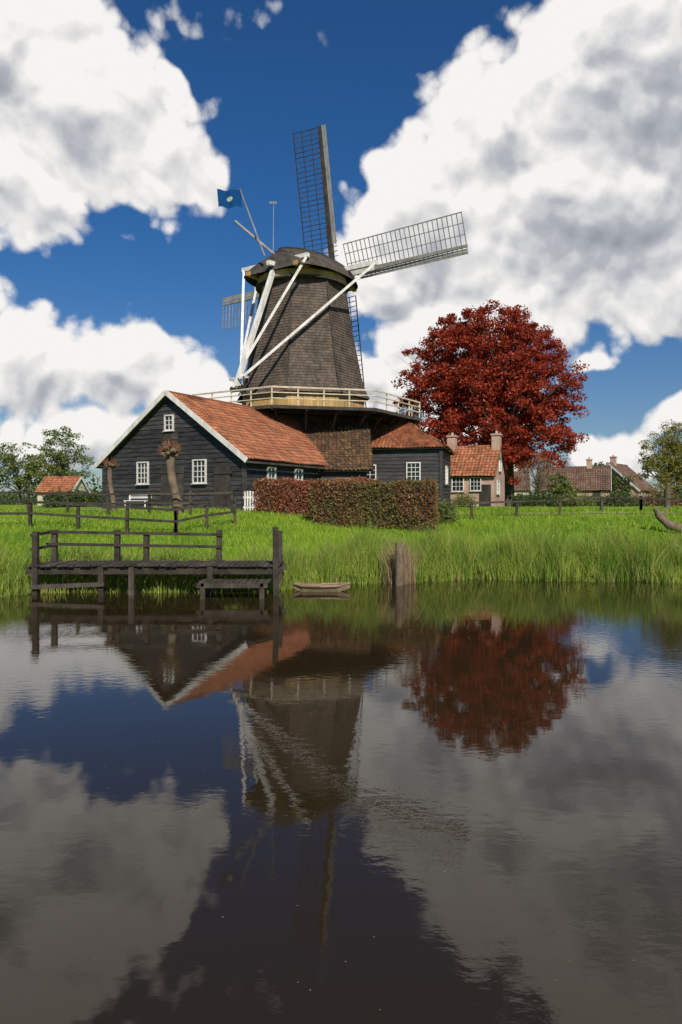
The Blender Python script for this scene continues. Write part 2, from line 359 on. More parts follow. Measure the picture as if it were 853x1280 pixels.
# ------------------------------------------------------------------ building helpers
def tile_patch(mb,A,B,C,D,m=0,uw=.24,vh=.34,amp=.035):
    A,B,C,D=map(V,(A,B,C,D)); ud=(B-A).normalized(); n=ud.cross(D-A).normalized()
    if n.z<0: n=-n
    vd=n.cross(ud); 
    if vd.dot(D-A)<0: vd=-vd
    H=(D-A).dot(vd); rows=max(1,round(H/vh)); L=max((B-A).length,(C-D).length); cols=max(2,int(L/(uw/5)))
    for r_ in range(rows):
        for (ta,tb,oa,ob) in ((r_/rows,(r_+1)/rows,.05,.0),):
            la,ra=A.lerp(D,ta),B.lerp(C,ta); lb,rb=A.lerp(D,tb),B.lerp(C,tb)
            i0=len(mb.v); U=[]
            for k in range(cols+1):
                f=k/cols
                for (l,rr,o,low) in ((la,ra,oa,1),(lb,rb,ob,0)):
                    p=l.lerp(rr,f); u=(p-A).dot(ud)
                    ph=(u/uw)%1.0
                    hh=amp*(math.sin(2*math.pi*ph)+.35*math.sin(4*math.pi*ph))
                    sag=.03*math.sin(u*.9+r_*.15)+.015*math.sin(u*2.3)
                    mb.v.append(tuple(p+n*(o+hh+amp+sag+.03))); U.append((u,r_*vh+(.02 if low else vh-.02)))
            for k in range(cols):
                a_=i0+2*k; mb.f.append((a_,a_+2,a_+3,a_+1)); mb.m.append(m); mb.uv.append([U[2*k],U[2*k+2],U[2*k+3],U[2*k+1]])
            i1=len(mb.v)
            for k in range(cols+1):
                mb.v.append(tuple(V(mb.v[i0+2*k])-n*.06))
            for k in range(cols):
                mb.f.append((i1+k,i1+k+1,i0+2*k+2,i0+2*k)); mb.m.append(m); mb.uv.append([U[2*k],U[2*k+2],U[2*k+2],U[2*k]])
    mb.face([A-n*.06,B-n*.06,C-n*.06,D-n*.06],m+1)
def siding(mb,P,Q,z0,ze,n,half=None,zr=None,bh=.24,m=0,vert=False):
    P=V((P[0],P[1],0));Q=V((Q[0],Q[1],0)); n=V(n); z=z0; top=zr if zr else ze
    def lim(zz):
        if zz<=ze or not zr: return 0,1
        f=(zz-ze)/(zr-ze)*.5; return min(f,.5),max(1-f,.5)
    while z<top-1e-3:
        z2=min(z+bh,top)
        a0,a1=lim(z); b0,b1=lim(z2)
        p=lambda f,zz,o:P.lerp(Q,f)+UP*zz+n*o
        mb.face([p(a0,z,.04),p(a1,z,.04),p(b1,z2,.005),p(b0,z2,.005)],m)
        mb.face([p(a0,z,.0),p(a1,z,.0),p(a1,z,.04),p(a0,z,.04)],m)
        z=z2
def window(mb,c,r,n,w,h,cols,rows,fm=0,gm=1,f=.07):
    c=V(c);r=V(r).normalized();n=V(n).normalized()
    mb.face([c-r*w/2-UP*h/2+n*.05,c+r*w/2-UP*h/2+n*.05,c+r*w/2+UP*h/2+n*.05,c-r*w/2+UP*h/2+n*.05],gm)
    o=n*.075
    mb.beam(c-r*(w/2+f)-UP*(h/2+f/2)+o,c+r*(w/2+f)-UP*(h/2+f/2)+o,.10,f,m=fm)
    mb.beam(c-r*(w/2+f)+UP*(h/2+f/2)+o,c+r*(w/2+f)+UP*(h/2+f/2)+o,.10,f,m=fm)
    for s in(-1,1): mb.beam(c+r*s*(w/2+f/2)-UP*h/2+o,c+r*s*(w/2+f/2)+UP*h/2+o,f,.10,up=n,m=fm)
    for k in range(1,cols): mb.beam(c+r*(-w/2+w*k/cols)-UP*h/2+n*.065,c+r*(-w/2+w*k/cols)+UP*h/2+n*.065,.035,.04,up=n,m=fm)
    for k in range(1,rows): mb.beam(c-r*w/2+UP*(-h/2+h*k/rows)+n*.068,c+r*w/2+UP*(-h/2+h*k/rows)+n*.068,.04,.035,m=fm)
    mb.beam(c-r*(w/2+f*1.6)-UP*(h/2+f+.02)+n*.1,c+r*(w/2+f*1.6)-UP*(h/2+f+.02)+n*.1,.16,.04,m=fm)

# ------------------------------------------------------------------ front barn
barn=empty('wooden_barn')
c0=V((-9.16,38.6,0)); d=V((.5,.866,0)); e_=V((.866,-.5,0)); w=5.0; Lb=11.0; zE=4.75; zR=8.2; zg=1.9
mb=MB()
siding(mb,c0-e_*w,c0+e_*w,zg,zE,-d,zr=zR)
siding(mb,c0+e_*w,c0+e_*w+d*Lb,zg,zE,e_)
siding(mb,c0-e_*w+d*Lb,c0-e_*w,zg,zE,-e_)
siding(mb,c0+e_*w+d*Lb,c0-e_*w+d*Lb,zg,zE,d,zr=zR)
for s in(-1,1): mb.beam(c0+e_*s*w-d*.03+UP*zg,c0+e_*s*w-d*.03+UP*zE,.18,.18,up=d)
mb.obj('walls',[M_black],barn)
mb=MB(); ov=.35; sl=(zR-zE)/w
for s in(-1,1):
    ea=c0+e_*s*(w+ov)+UP*(zE-sl*ov+.08); A=ea-d*.3; B=ea+d*(Lb+.1); Cc=c0+d*(Lb+.1)+UP*(zR+.08); D=c0-d*.3+UP*(zR+.08)
    tile_patch(mb,A,B,Cc,D)
for k in range(28):
    p=c0-d*.3+d*k*.405+UP*(zR+.17); mb.beam(p,p+d*.42,.26,.14,m=0)
mb.obj('tiled_roof',[M_tile,M_darkw],barn)
mb=MB()
for s in(-1,1):
    p=c0+e_*s*(w+ov+.05)+UP*(zE-sl*ov+.04)-d*.36; q_=c0+UP*(zR+.16)-d*.36
    mb.beam(p,q_,.06,.26,m=0)
    mb.beam(c0+e_*s*(w+ov+.08)+UP*(zE-sl*ov-.02)-d*.3,c0+e_*s*(w+ov+.08)+UP*(zE-sl*ov-.02)+d*Lb,.12,.1,m=2)
window(mb,c0+e_*-1.93+UP*4.1-d*.02,e_,-d,.72,1.1,3,4)
window(mb,c0+e_*2.12+UP*4.1-d*.02,e_,-d,.78,1.12,3,4)
window(mb,c0+UP*6.75-d*.02,e_,-d,.5,.72,2,3)
for s in(2.2,4.8): window(mb,c0+e_*w+d*s+UP*3.9,d,e_,.6,.8,2,3)
mb.obj('windows_and_bargeboards',[M_white,M_glass,M_darkw],barn)
mb=MB()
def door(c,r,n,w_,h_,m=0):
    for k in range(int(w_/.2)):
        mb.beam(c+r*(-w_/2+.1+k*.2)+n*(.06+.006*(k%2)),c+r*(-w_/2+.1+k*.2)+n*(.06+.006*(k%2))+UP*h_,.19,.06,up=n,m=m)
    for z_ in(.25,h_-.3): mb.beam(c-r*w_/2+n*.11+UP*z_,c+r*w_/2+n*.11+UP*z_,.05,.12,m=m)
door(c0+e_*.1+UP*5.2,e_,-d,1.0,1.0)
door(c0+e_*3.7+UP*2.0,e_,-d,1.2,2.3)
door(c0+e_*.2+UP*2.0,e_,-d,1.6,2.4)
mb.obj('doors',[M_darkw],barn)

# ------------------------------------------------------------------ windmill
A0=V((-2.84,52.7,0)); hd=V((.559,.829,0)); ud=V((.829,-.559,0))
mill=empty('windmill'); ph0=math.radians(-9.5)
def octp(R,z,k,ph=ph0): a=ph+k*math.pi/4; return A0+V((math.cos(a)*R,math.sin(a)*R,z))
prof=[(9.95,4.95),(10.5,4.62),(11.5,4.32),(13.5,3.92),(16,3.47),(18.5,3.08)]
Rz=lambda z:float(np.interp(z,[p[0] for p in prof],[p[1] for p in prof]))
mb=MB(); z=9.95; row=0; rh=.20
while z<18.45:
    z2=min(z+rh,18.5)
    for k in range(8):
        Ra,Rb=Rz(z)+.035,Rz(z2)
        p=[octp(Ra,z,k),octp(Ra,z,k+1),octp(Rb,z2,k+1),octp(Rb,z2,k)]
        wa=(p[1]-p[0]).length; wb=(p[2]-p[3]).length; o=k*7.7+.08*(row%2)
        mb.face(p,0,[(o-wa/2,row*rh+.01),(o+wa/2,row*rh+.01),(o+wb/2,row*rh+rh-.01),(o-wb/2,row*rh+rh-.01)])
        mb.face([octp(Ra-.045,z,k),octp(Ra-.045,z,k+1),p[1],p[0]],0)
    z=z2; row+=1
mb.obj('shingled_body',[M_shingle],mill)
mb=MB()
for k in range(8):
    for a_,b_ in zip(prof[:-1],prof[1:]): mb.beam(octp(a_[1]+.04,a_[0],k),octp(b_[1]+.04,b_[0],k),.12,.05,up=octp(1,0,k)-octp(0,0,k))
mb.obj('corner_battens',[M_darkw],mill)
mb=MB()
for k in range(8):
    P,Q=octp(4.55,8.55,k),octp(4.55,8.55,k+1); nn=((P+Q)/2-A0-UP*8.55).normalized()
    for j in range(16):
        a_=P.lerp(Q,(j+.5)/16); mb.beam(a_+nn*(.01*(j%2)),a_+nn*(.01*(j%2))+UP*1.42,(Q-P).length/16-.01,.06,up=nn,m=0)
    siding(mb,octp(5.0,0,k),octp(5.0,0,k+1),1.8,8.3,nn,m=1)
mb.obj('mill_base_boards',[M_ochre,M_black],mill)
mb=MB()
for k in range(24):
    a_=2*math.pi*k/24;b_=2*math.pi*(k+1)/24
    for R,za,zb,mm in ((3.28,18.15,18.62,0),(3.42,18.05,18.17,1)):
        p=A0+V((math.cos(a_)*R,math.sin(a_)*R,0)); q_=A0+V((math.cos(b_)*R,math.sin(b_)*R,0))
        mb.face([p+UP*za,q_+UP*za,q_+UP*zb,p+UP*zb],mm)
        mb.face([p+UP*zb,q_+UP*zb,A0+UP*(zb+.01)],mm); mb.face([q_+UP*za,p+UP*za,A0+UP*(za-.01)],mm)
mb.obj('cap_ring',[M_ochre,M_darkw],mill)
# cap hull : pointed (gothic) cross-section
mb=MB(); ns=17; na_=25; S=[-3.5+7.2*i/(ns-1) for i in range(ns)]
def cap_pt(s,j):
    Wd=3.5*max(.0,1-(abs(s)/4.7)**2.4)**.5; Ht=float(np.interp(s,[-3.5,-2,0,2.5,3.7],[1.35,1.95,2.45,2.75,2.7]))
    f=2*j/(na_-1)-1; t=1-abs(f)
    x=(1-t**2.1)*(1-.12*t)*(1.03 if t<.05 else 1)
    return A0+hd*(s+(.5*t if s<-3 else 0))+ud*(Wd*x*(-1 if f>0 else 1))+UP*(18.6+Ht*t)
for i in range(ns-1):
    for j in range(na_-1):
        mb.face([cap_pt(S[i],j),cap_pt(S[i+1],j),cap_pt(S[i+1],j+1),cap_pt(S[i],j+1)],0,[(S[i],j*.3),(S[i+1],j*.3),(S[i+1],j*.3+.3),(S[i],j*.3+.3)])
mb.face([cap_pt(S[0],j) for j in range(na_)],1)
mb.face([cap_pt(S[-1],j) for j in range(na_)],1)
for s_ in S[1:-1:2]:
    for j in range(na_-1):
        mb.beam(cap_pt(s_,j),cap_pt(s_,j+1),.03,.03,m=1)
for a_,b_ in zip(S[:-1],S[1:]): mb.beam(cap_pt(a_,12)+UP*.02,cap_pt(b_,12)+UP*.02,.2,.14,m=1)
for s_ in(-1,1): mb.beam(A0-hd*3.6+ud*s_*2.1+UP*18.7,A0+hd*3.9+ud*s_*2.1+UP*18.7,.3,.3,m=2)
mb.obj('cap',[M_cap,M_darkw,M_ochre],mill)
# tail
mb=MB()
tb=A0-hd*7.2+UP*9.9; tt=A0-hd*3.2+UP*18.9
mb.beam(tb,tt,.29,.29,m=0)
ss=A0-hd*3.0+UP*19.25; ls=A0+hd*1.3+UP*19.4
mb.beam(ss-ud*3.1,ss+ud*2.8,.26,.28); mb.beam(ls-ud*5.6,ls+ud*5.6,.28,.32)
mb.beam(A0-hd*3.9+UP*19.0,A0-hd*.5+UP*19.3,.3,.3)
mb.beam(ls-ud*5.5,tb.lerp(tt,.06),.17,.17); mb.beam(ls+ud*5.5,tb.lerp(tt,.06),.17,.17)
mb.beam(ss-ud*3.0,tb.lerp(tt,.14),.17,.17); mb.beam(ss+ud*2.7,tb.lerp(tt,.2),.17,.17)
mb.beam(tb.lerp(tt,.08)-ud*.8,tb.lerp(tt,.08)+ud*.8,.16,.16)
mb.obj('tail_beams',[M_white],mill)
mb=MB()
mb.tube([A0-hd*7.0+ud*-.5+UP*9.9,A0-hd*7.0+ud*.5+UP*9.9],[.2,.2],10)
for k in range(4):
    a_=k*math.pi/4; v_=(hd*math.cos(a_)+UP*math.sin(a_))*.8; mb.beam(A0-hd*7.0+ud*.55+UP*9.9-v_,A0-hd*7.0+ud*.55+UP*9.9+v_,.06,.06,up=ud)
mb.obj('tail_winch',[M_darkw],mill)
# sails
tl=math.radians(8); wv=(hd*math.cos(tl)+UP*math.sin(tl)); uu=ud; vv=(hd*-math.sin(tl)+UP*math.cos(tl)); hub=A0+hd*3.9+UP*19.9
mb=MB(); mb.tube([hub-wv*3.5,hub-wv*.2],[.32,.3],12); mb.beam(hub-wv*.45,hub+wv*.55,.75,.75); mb.obj('windshaft',[M_darkw],mill)
th=math.radians(1.3); Ls=11.4
for k in range(4):
    a_=th+k*math.pi/2; r_=uu*math.cos(a_)+vv*math.sin(a_); t_=(uu*-math.sin(a_)+vv*math.cos(a_))
    off=wv*(.18 if k%2 else -.18); tw=(t_*.97-wv*.22).normalized()
    mb=MB(); sm=1 if k%2 else 0
    mb.beam(hub+off,hub+off+r_*4,.34,.34,up=wv,m=2 if k%2==0 else 1); mb.beam(hub+off+r_*4,hub+off+r_*Ls,.30,.30,up=wv,m=sm,w2=.18,h2=.18)
    n_=27
    for j in range(n_):
        s_=1.7+(Ls-1.75)*j/(n_-1); p=hub+off+r_*s_
        mb.beam(p-tw*.1,p+tw*2.2,.05,.05,up=wv,m=sm)
        mb.beam(p-tw*.1,p-tw*.55,.045,.045,up=wv,m=sm)
    for o_ in(.75,1.5,2.2): mb.beam(hub+off+r_*1.7+tw*o_,hub+off+r_*Ls+tw*o_,.045 if o_<2 else .07,.045,up=wv,m=sm)
    for o_ in(.28,.47): mb.beam(hub+off+r_*2.6-tw*o_-wv*.05,hub+off+r_*Ls-tw*o_-wv*.05,.16,.03,up=wv,m=0)
    mb.obj('sail_%d'%(k+1),[M_greyw,M_darkw,M_white],mill)
# gallery
mb=MB(); Rg=8.6; zf=8.5
for k in range(8):
    P,Q=octp(Rg,zf,k),octp(Rg,zf,k+1); p_,q_=octp(4.4,zf,k),octp(4.4,zf,k+1)
    n_=22
    for j in range(n_):
        a,b_=(j+.03)/n_,(j+.97)/n_
        A_,B_,C_,D_=p_.lerp(P,a),q_.lerp(Q,a),q_.lerp(Q,b_),p_.lerp(P,b_)
        mb.face([A_,B_,C_,D_],1); mb.face([A_-UP*.05,D_-UP*.05,C_-UP*.05,B_-UP*.05],1)
    mb.beam(P-UP*.1,Q-UP*.1,.14,.2,m=1)
    mb.beam(p_.lerp(P,.55)-UP*.17,q_.lerp(Q,.55)-UP*.17,.16,.22,m=1)
    for t in (0,.333,.667):
        a_=P.lerp(Q,t); b2=p_.lerp(q_,t); mb.beam(b2-UP*.17,a_-UP*.17,.14,.2,m=1)
        inn=octp(5.05,5.4,k).lerp(octp(5.05,5.4,k+1),t); mb.beam(inn,b2.lerp(a_,.78)-UP*.25,.15,.15,m=1)
    for j in range(4):
        a_=P.lerp(Q,j/4); a_=a_+(A0+UP*zf-a_).normalized()*.05
        mb.beam(a_,a_+UP*1.12,.09,.09,up=V((0,1,0)),m=0)
    for zz,ww in((1.12,.1),(.78,.06),(.42,.06)):
        mb.beam(P+UP*zz,Q+UP*zz,.06,ww,m=0)
mb.obj('gallery',[M_creamp,M_darkw],mill)
# poles and flag
mb=MB()
mb.tube([(-5.3,49.9,19.6),(-7.0,49.8,24.2)],[.06,.04],6); mb.beam((-7.35,49.8,22.0),(-4.5,50.6,19.8),.12,.14)
mb.tube([(-4.75,50.4,20.0),(-4.72,50.4,23.5)],[.03,.02],6); mb.box((-4.75,50.4,23.5),.5,.05,.16)
mb.obj('poles_and_vane',[M_greyw],mill)
m,nt,b=newmat('flag_cloth'); tc=N(nt,'ShaderNodeTexCoord')
vm=N(nt,'ShaderNodeVectorMath',operation='DISTANCE'); vm.inputs[1].default_value=(.5,.5,0); nt.links.new(tc.outputs['UV'],vm.inputs[0])
col=mixcol(nt,maprange(nt,vm.outputs['Value'],.12,.14),(.35,.42,.32),(.008,.055,.17)); nt.links.new(col,b.inputs['Base Color'])
b.inputs['Roughness'].default_value=.9; b.inputs['Specular IOR Level'].default_value=.05
mb=MB(); nf=14
fp=lambda i,j: V((-6.95-1.55*i/nf,49.8-.4*i/nf+.09*math.sin(i*.8+j*.2),24.15-.2*i/nf-1.2*j/6+.05*math.sin(i*.6)))+V((.1*j/6,0,0))
for i in range(nf):
    for j in range(6):
        mb.face([fp(i,j),fp(i+1,j),fp(i+1,j+1),fp(i,j+1)],0,[(i/nf,j/6),((i+1)/nf,j/6),((i+1)/nf,(j+1)/6),(i/nf,(j+1)/6)])
mb.obj('flag',[m],mill,True)

# mill barn : catslide roof + right wing
mbn=empty('mill_barn')
mb=MB(); tile_patch(mb,(-4.6,41.9,4.35),(1.9,41.9,4.35),(1.9,48.8,8.25),(-4.6,48.8,8.25))
f1=V((.97,-.24,0)); f2=V((.24,.97,0)); P0=V((.6,48.3,0)); W1=6.1; D1=6.4
ea=6.05; rg=8.3
Pn=P0-f2*.35-f1*1.2; 
tile_patch(mb,Pn+UP*ea,P0+f1*(W1+.35)-f2*.35+UP*ea,P0+f1*(W1-3.0)+f2*3.2+UP*rg,P0-f1*1.2+f2*3.2+UP*rg,m=2)
tile_patch(mb,P0+f1*(W1+.35)-f2*.35+UP*ea,P0+f1*(W1+.35)+f2*(D1+.35)+UP*ea,P0+f1*(W1-2.9)+f2*3.25+UP*rg,P0+f1*(W1-3.0)+f2*3.2+UP*rg,m=2)
tile_patch(mb,P0+f1*(W1+.35)+f2*(D1+.35)+UP*ea,P0-f1*1.2+f2*(D1+.35)+UP*ea,P0-f1*1.2+f2*3.25+UP*rg,P0+f1*(W1-2.9)+f2*3.25+UP*rg,m=2)
mb.obj('tiled_roofs',[M_mtile,M_darkw,M_tile,M_darkw],mbn)
mb=MB()
siding(mb,(-1.6,42.3),(1.5,42.3),1.9,4.35,(0,-1,0)); 
z=1.9
while z<8.0:
    ys_=42.3 if z<4.3 else 42.3+(z-4.3)/.55; 
    mb.face([(1.53,ys_,z),(1.53,49,z),(1.5,49,z+.24),(1.5,ys_,z+.24)]); z+=.24
siding(mb,P0-f1*.5,P0+f1*W1,1.9,6.1,-f2); siding(mb,P0+f1*W1,P0+f1*W1+f2*D1,1.9,6.1,f1); siding(mb,P0+f1*W1+f2*D1,P0-f1*.5+f2*D1,1.9,6.1,f2)
mb.beam(P0+f1*W1-f2*.03+UP*1.9,P0+f1*W1-f2*.03+UP*6.05,.2,.2,up=f1)
mb.obj('walls',[M_black],mbn)
mb=MB(); window(mb,P0+f1*4.3+UP*4.5-f2*.02,f1,-f2,.8,1.15,3,4); window(mb,P0+f1*1.4+UP*4.5-f2*.02,f1,-f2,.7,.9,2,3); window(mb,V((.1,42.28,3.5)),V((1,0,0)),V((0,-1,0)),.6,.7,2,3)
window(mb,P0+f1*W1+f2*3+UP*4.4,f2,f1,.8,1.1,3,4)
mb.obj('windows',[M_white,M_glass],mbn)

# ------------------------------------------------------------------ gabled houses
def house(name,c,ang,Lx,Dy,zE,zR,wall,roof,wins,chim=(),zg=1.8,wins_g=(),trim=True):
    e=empty(name); c=V((c[0],c[1],0)); r=V((math.cos(ang),math.sin(ang),0)); f=V((-r.y,r.x,0))
    mb=MB(); a,b_,c_,d_=c-r*Lx/2-f*Dy/2,c+r*Lx/2-f*Dy/2,c+r*Lx/2+f*Dy/2,c-r*Lx/2+f*Dy/2
    for P,Q in((a,b_),(c_,d_)): mb.face([P+UP*zg,Q+UP*zg,Q+UP*zE,P+UP*zE],0,[(0,0),(Lx,0),(Lx,zE-zg),(0,zE-zg)])
    for P,Q in((b_,c_),(d_,a)):
        M=(P+Q)/2; mb.face([P+UP*zg,Q+UP*zg,Q+UP*zE,M+UP*zR,P+UP*zE],0,[(0,0),(Dy,0),(Dy,zE-zg),(Dy/2,zR-zg),(0,zE-zg)])
    for (t,s) in chim:
        p=c+r*t+f*s; 
        for (w_,z1,z2) in ((.7,zR-.9,zR+1.0),(.85,zR+1.0,zR+1.15)):
            q=[p+r*x_*w_/2+f*y_*w_/2 for x_,y_ in((-1,-1),(1,-1),(1,1),(-1,1))]
            for k in range(4): mb.face([q[k]+UP*z1,q[(k+1)%4]+UP*z1,q[(k+1)%4]+UP*z2,q[k]+UP*z2],0,[(0,0),(w_,0),(w_,z2-z1),(0,z2-z1)])
            mb.face([x+UP*z2 for x in q],0)
        mb.tube([p+UP*(zR+1.15),p+UP*(zR+1.4)],[.13,.11],8)
    mb.obj('walls',[wall],e)
    mb=MB(); sl=(zR-zE)/(Dy/2); o=.3
    for s in(-1,1):
        tile_patch(mb,c-r*(Lx/2+.2)+f*s*(Dy/2+o)+UP*(zE-sl*o+.07),c+r*(Lx/2+.2)+f*s*(Dy/2+o)+UP*(zE-sl*o+.07),c+r*(Lx/2+.2)+UP*(zR+.07),c-r*(Lx/2+.2)+UP*(zR+.07),amp=.03,uw=.3)
    mb.beam(c-r*(Lx/2+.2)+UP*(zR+.15),c+r*(Lx/2+.2)+UP*(zR+.15),.24,.14,m=0)
    mb.obj('roof',[roof,M_darkw],e)
    mb=MB()
    for (t,zc,w_,h_) in wins: window(mb,c+r*t-f*Dy/2+UP*zc,r,-f,w_,h_,3,3)
    for (side,s,zc,w_,h_) in wins_g: window(mb,c+r*side*Lx/2+f*s+UP*zc,f*side,r*side,w_,h_,2,3)
    if trim:
        for side in(-1,1):
            for s in(-1,1): mb.beam(c+r*side*(Lx/2+.22)+f*s*(Dy/2+o)+UP*(zE-sl*o),c+r*side*(Lx/2+.22)+UP*(zR+.04),.05,.22,m=0)
    dc=c+r*(Lx*.33)-f*(Dy/2+.03); mb.beam(dc+UP*zg,dc+UP*(zg+2.2),.95,.06,up=f,m=2)
    mb.obj('windows_and_trim',[M_white,M_glass,M_darkw],e)
    return e
house('brick_house',(11.5,61.8),-.42,4.2,4.4,4.9,7.2,M_brick,M_tile,[(-.9,4.05,.9,1.1),(.6,4.05,.8,1.0)],[(-2.0,0),(1.85,0)],wins_g=[(1,0,5.6,.6,.7),(1,-.8,3.8,.8,1.0)],trim=False)
house('farmhouse',(31,96),-.35,9,6,4.3,7.2,M_brick,M_btile,[(-2.5,3.6,1.2,1.1),(0,3.6,1.2,1.1)],[(2,0)],wins_g=[(1,0,5.2,.9,.9)])
house('farmhouse.001',(40,104),.9,8,8,4.4,8.0,M_brick,M_btile,[(-2,3.6,1.2,1.1)],[(-2,0)],wins_g=[(-1,1,3.6,1.2,1.2),(-1,0,6,.8,.8)])
house('farmhouse.002',(25,112),-.2,8,6,4.6,7.6,M_cream,M_btile,[(-2,3.6,1.2,1.1),(0,3.6,1.2,1.1)],[(2,0)])
house('garden_cottage',(-34,88),-.2,4.5,3.6,3.9,5.6,M_cream,M_tile,[(-.8,3.2,.8,.9)],wins_g=[(-1,0,3.3,.8,.9)])
house('farmhouse.003',(52,92),.3,9,6,4.2,7.2,M_brick,M_tile,[(-2,3.6,1.2,1.1),(0,3.6,1.2,1.1)],[(2,0)])

# ------------------------------------------------------------------ jetty
jet=empty('wooden_jetty'); mb=MB()
x0,x1,ya,yb,zd=-8.2,-1.6,18.9,20.3,.78
J=random.Random(3); xx=x0
while xx<x1:
    dz=J.uniform(-.012,.012); mb.beam((xx+.07,ya-J.uniform(0,.07),zd+dz),(xx+.07,yb+J.uniform(0,.05),zd+dz),.13,.045); xx+=.15
for y_ in(ya+.1,yb-.1): mb.beam((x0-.1,y_,zd-.13),(x1+.05,y_,zd-.13),.1,.2)
for x_ in(-8.05,-6.3,-5.5,-3.45,-1.7):
    for y_ in(ya+.05,yb-.05):
        tall=(x_==-8.05) or (x_==-1.7 and y_<19.5) or y_>ya+.5
        mb.beam((x_,y_,-.8),(x_+J.uniform(-.05,.05),y_,zd+(.92+J.uniform(-.1,.14)) if tall else zd-.03),.14,.14)
for z_ in(.80,.46): mb.beam((-8.25,yb-.14,zd+z_+.04),(-3.35,yb-.14,zd+z_-.04),.045,.08)
for z_ in(.80,.42): mb.beam((-8.15,ya,zd+z_),(-8.15,yb,zd+z_+.03),.045,.08)
mb.beam((-8.15,ya-.06,.22),(-6.2,ya-.06,.30),.07,.11)
xx=-3.6
while xx<-1.9:
    mb.beam((xx+.07,ya-.75,.42+J.uniform(-.01,.01)),(xx+.07,ya-.1,.42),.13,.045); xx+=.15
for x_ in(-3.5,-2.0):
    mb.beam((x_,ya-.75,.36),(x_,ya,.36),.08,.1); mb.beam((x_,ya-.68,-.8),(x_,ya-.68,.40),.12,.12)
mb.beam((-3.65,ya-.72,.34),(-1.85,ya-.72,.34),.06,.12)
mb.obj('deck_posts_and_rails',[M_dock],jet)

def fence(name,pts,zh=1.0,step=1.8,rails=(.92,.5),mat=M_dock):
    mb=MB()
    for (xa,ya_),(xb,yb_) in zip(pts[:-1],pts[1:]):
        Ln=math.hypot(xb-xa,yb_-ya_); n_=max(1,round(Ln/step)); prev=None
        for k in range(n_+1):
            t=k/n_; x_,y_=xa+(xb-xa)*t,ya_+(yb_-ya_)*t; g=float(gz(x_,y_))
            mb.beam((x_,y_,g-.3),(x_+random.uniform(-.03,.03),y_,g+zh+random.uniform(-.03,.05)),.11,.11,up=V((0,1,0)))
            if prev:
                for r_ in rails: mb.beam((prev[0],prev[1]-.07,prev[2]+r_),(x_,y_-.07,g+r_+random.uniform(-.015,.015)),.04,.09)
            prev=(x_,y_,g)
    return mb.obj(name,[mat])
fence('field_fence',[(-17,27),(-6.0,26.2),(-4.2,28.5)])
fence('field_fence.001',[(-20,33.5),(-4.8,31.8)],1.05)
fence('garden_fence',[(6,33),(15,36),(22,34)],.8,2.4,(.72,))
mb=MB()
for k in range(9):
    x_=-4.75+k*.13; y_=35.6; g=float(gz(x_,y_)); mb.beam((x_,y_,g),(x_,y_,g+1.0+.06*math.sin(k*.8)),.08,.03,up=V((0,1,0)))
for z_ in(.25,.75): mb.beam((-4.85,y_+.04,g+z_),(-3.6,y_+.04,g+z_),.03,.08)
mb.obj('picket_gate',[M_white])
bq=empty('garden_bench'); mb=MB(); bc=V((-10.4,37.0,0)); g=float(gz(bc.x,bc.y))
for k in range(3): mb.beam(bc-e_*.8-d*(.12*k)+UP*(g+.45),bc+e_*.8-d*(.12*k)+UP*(g+.45),.1,.04)
mb.obj('seat',[M_white],bq); mb=MB()
for k in range(2): mb.beam(bc-e_*.8+d*.1+UP*(g+.62+.16*k),bc+e_*.8+d*.1+UP*(g+.62+.16*k),.03,.1)
mb.obj('backrest',[M_white],bq); mb=MB()
for s in(-.7,.7):
    mb.beam(bc+e_*s+d*.07+UP*(g-.1),bc+e_*s+d*.07+UP*(g+.85),.06,.06); mb.beam(bc+e_*s-d*.25+UP*(g-.1),bc+e_*s-d*.25+UP*(g+.43),.06,.06)
mb.obj('legs',[M_white],bq)

def pollard(name,x,y,h,r,lean,nst,stl):
    e=empty(name); g=float(gz(x,y))-.2; mb=MB(); P=[];R=[]
    for k in range(9):
        t=k/8; P.append(V((x+lean*t+.05*math.sin(t*7),y,g+(h+.2)*t))); R.append(r*(1.35-.45*min(1,t*2))*(1+.1*math.sin(t*13))*(1.0 if t<.8 else 1.25))
    mb.tube(P,R,12); top=P[-1]
    for k in range(26):
        v_=V((random.gauss(0,1),random.gauss(0,1),random.gauss(.2,.6))).normalized(); q_=top+V((v_.x*r*2.1,v_.y*r*2.1,v_.z*r*1.4))
        mb.tube([top,top.lerp(q_,.6),q_,q_+v_*r*.3],[r*.5,r*.45,r*.5,r*.2],7)
    mb.obj('trunk',[M_barkl],e,True); mb=MB()
    for k in range(nst):
        v_=V((random.gauss(0,.8),random.gauss(0,.8),random.uniform(-.1,1.2))).normalized(); s=top+v_*r*1.4
        mb.tube([s,s+v_*stl*.5,s+v_*stl+UP*stl*.2],[.018,.012,.004],4)
    mb.obj('twigs',[M_hedge],e)
pollard('pollard_willow',-7.35,32.5,2.75,.2,-.4,110,.3)
pollard('pollard_willow.001',-10.9,34.5,2.2,.12,-.2,40,.3)
mb=MB(); g=float(gz(13.4,28.2)); mb.tube([(12.5,28.6,g+1.0),(12.6,28.5,g+.7),(12.9,28.3,g+.35),(13.5,28.1,g+.15),(14.8,28.3,g+.05)],[.10,.14,.17,.19,.14],10)
mb.tube([(12.65,28.5,g+.6),(12.8,28.4,g+.85),(12.95,28.5,g+1.1)],[.07,.05,.03],6); mb.obj('fallen_log',[M_barkl],None,True)
mb=MB(); mb.tube([(1.72,21.3,-.6),(1.74,21.3,.6),(1.7,21.3,1.25)],[.13,.12,.11],10); mb.tube([(1.95,21.6,-.6),(1.9,21.55,1.0)],[.08,.07],8); mb.obj('mooring_post',[M_barkl],None)
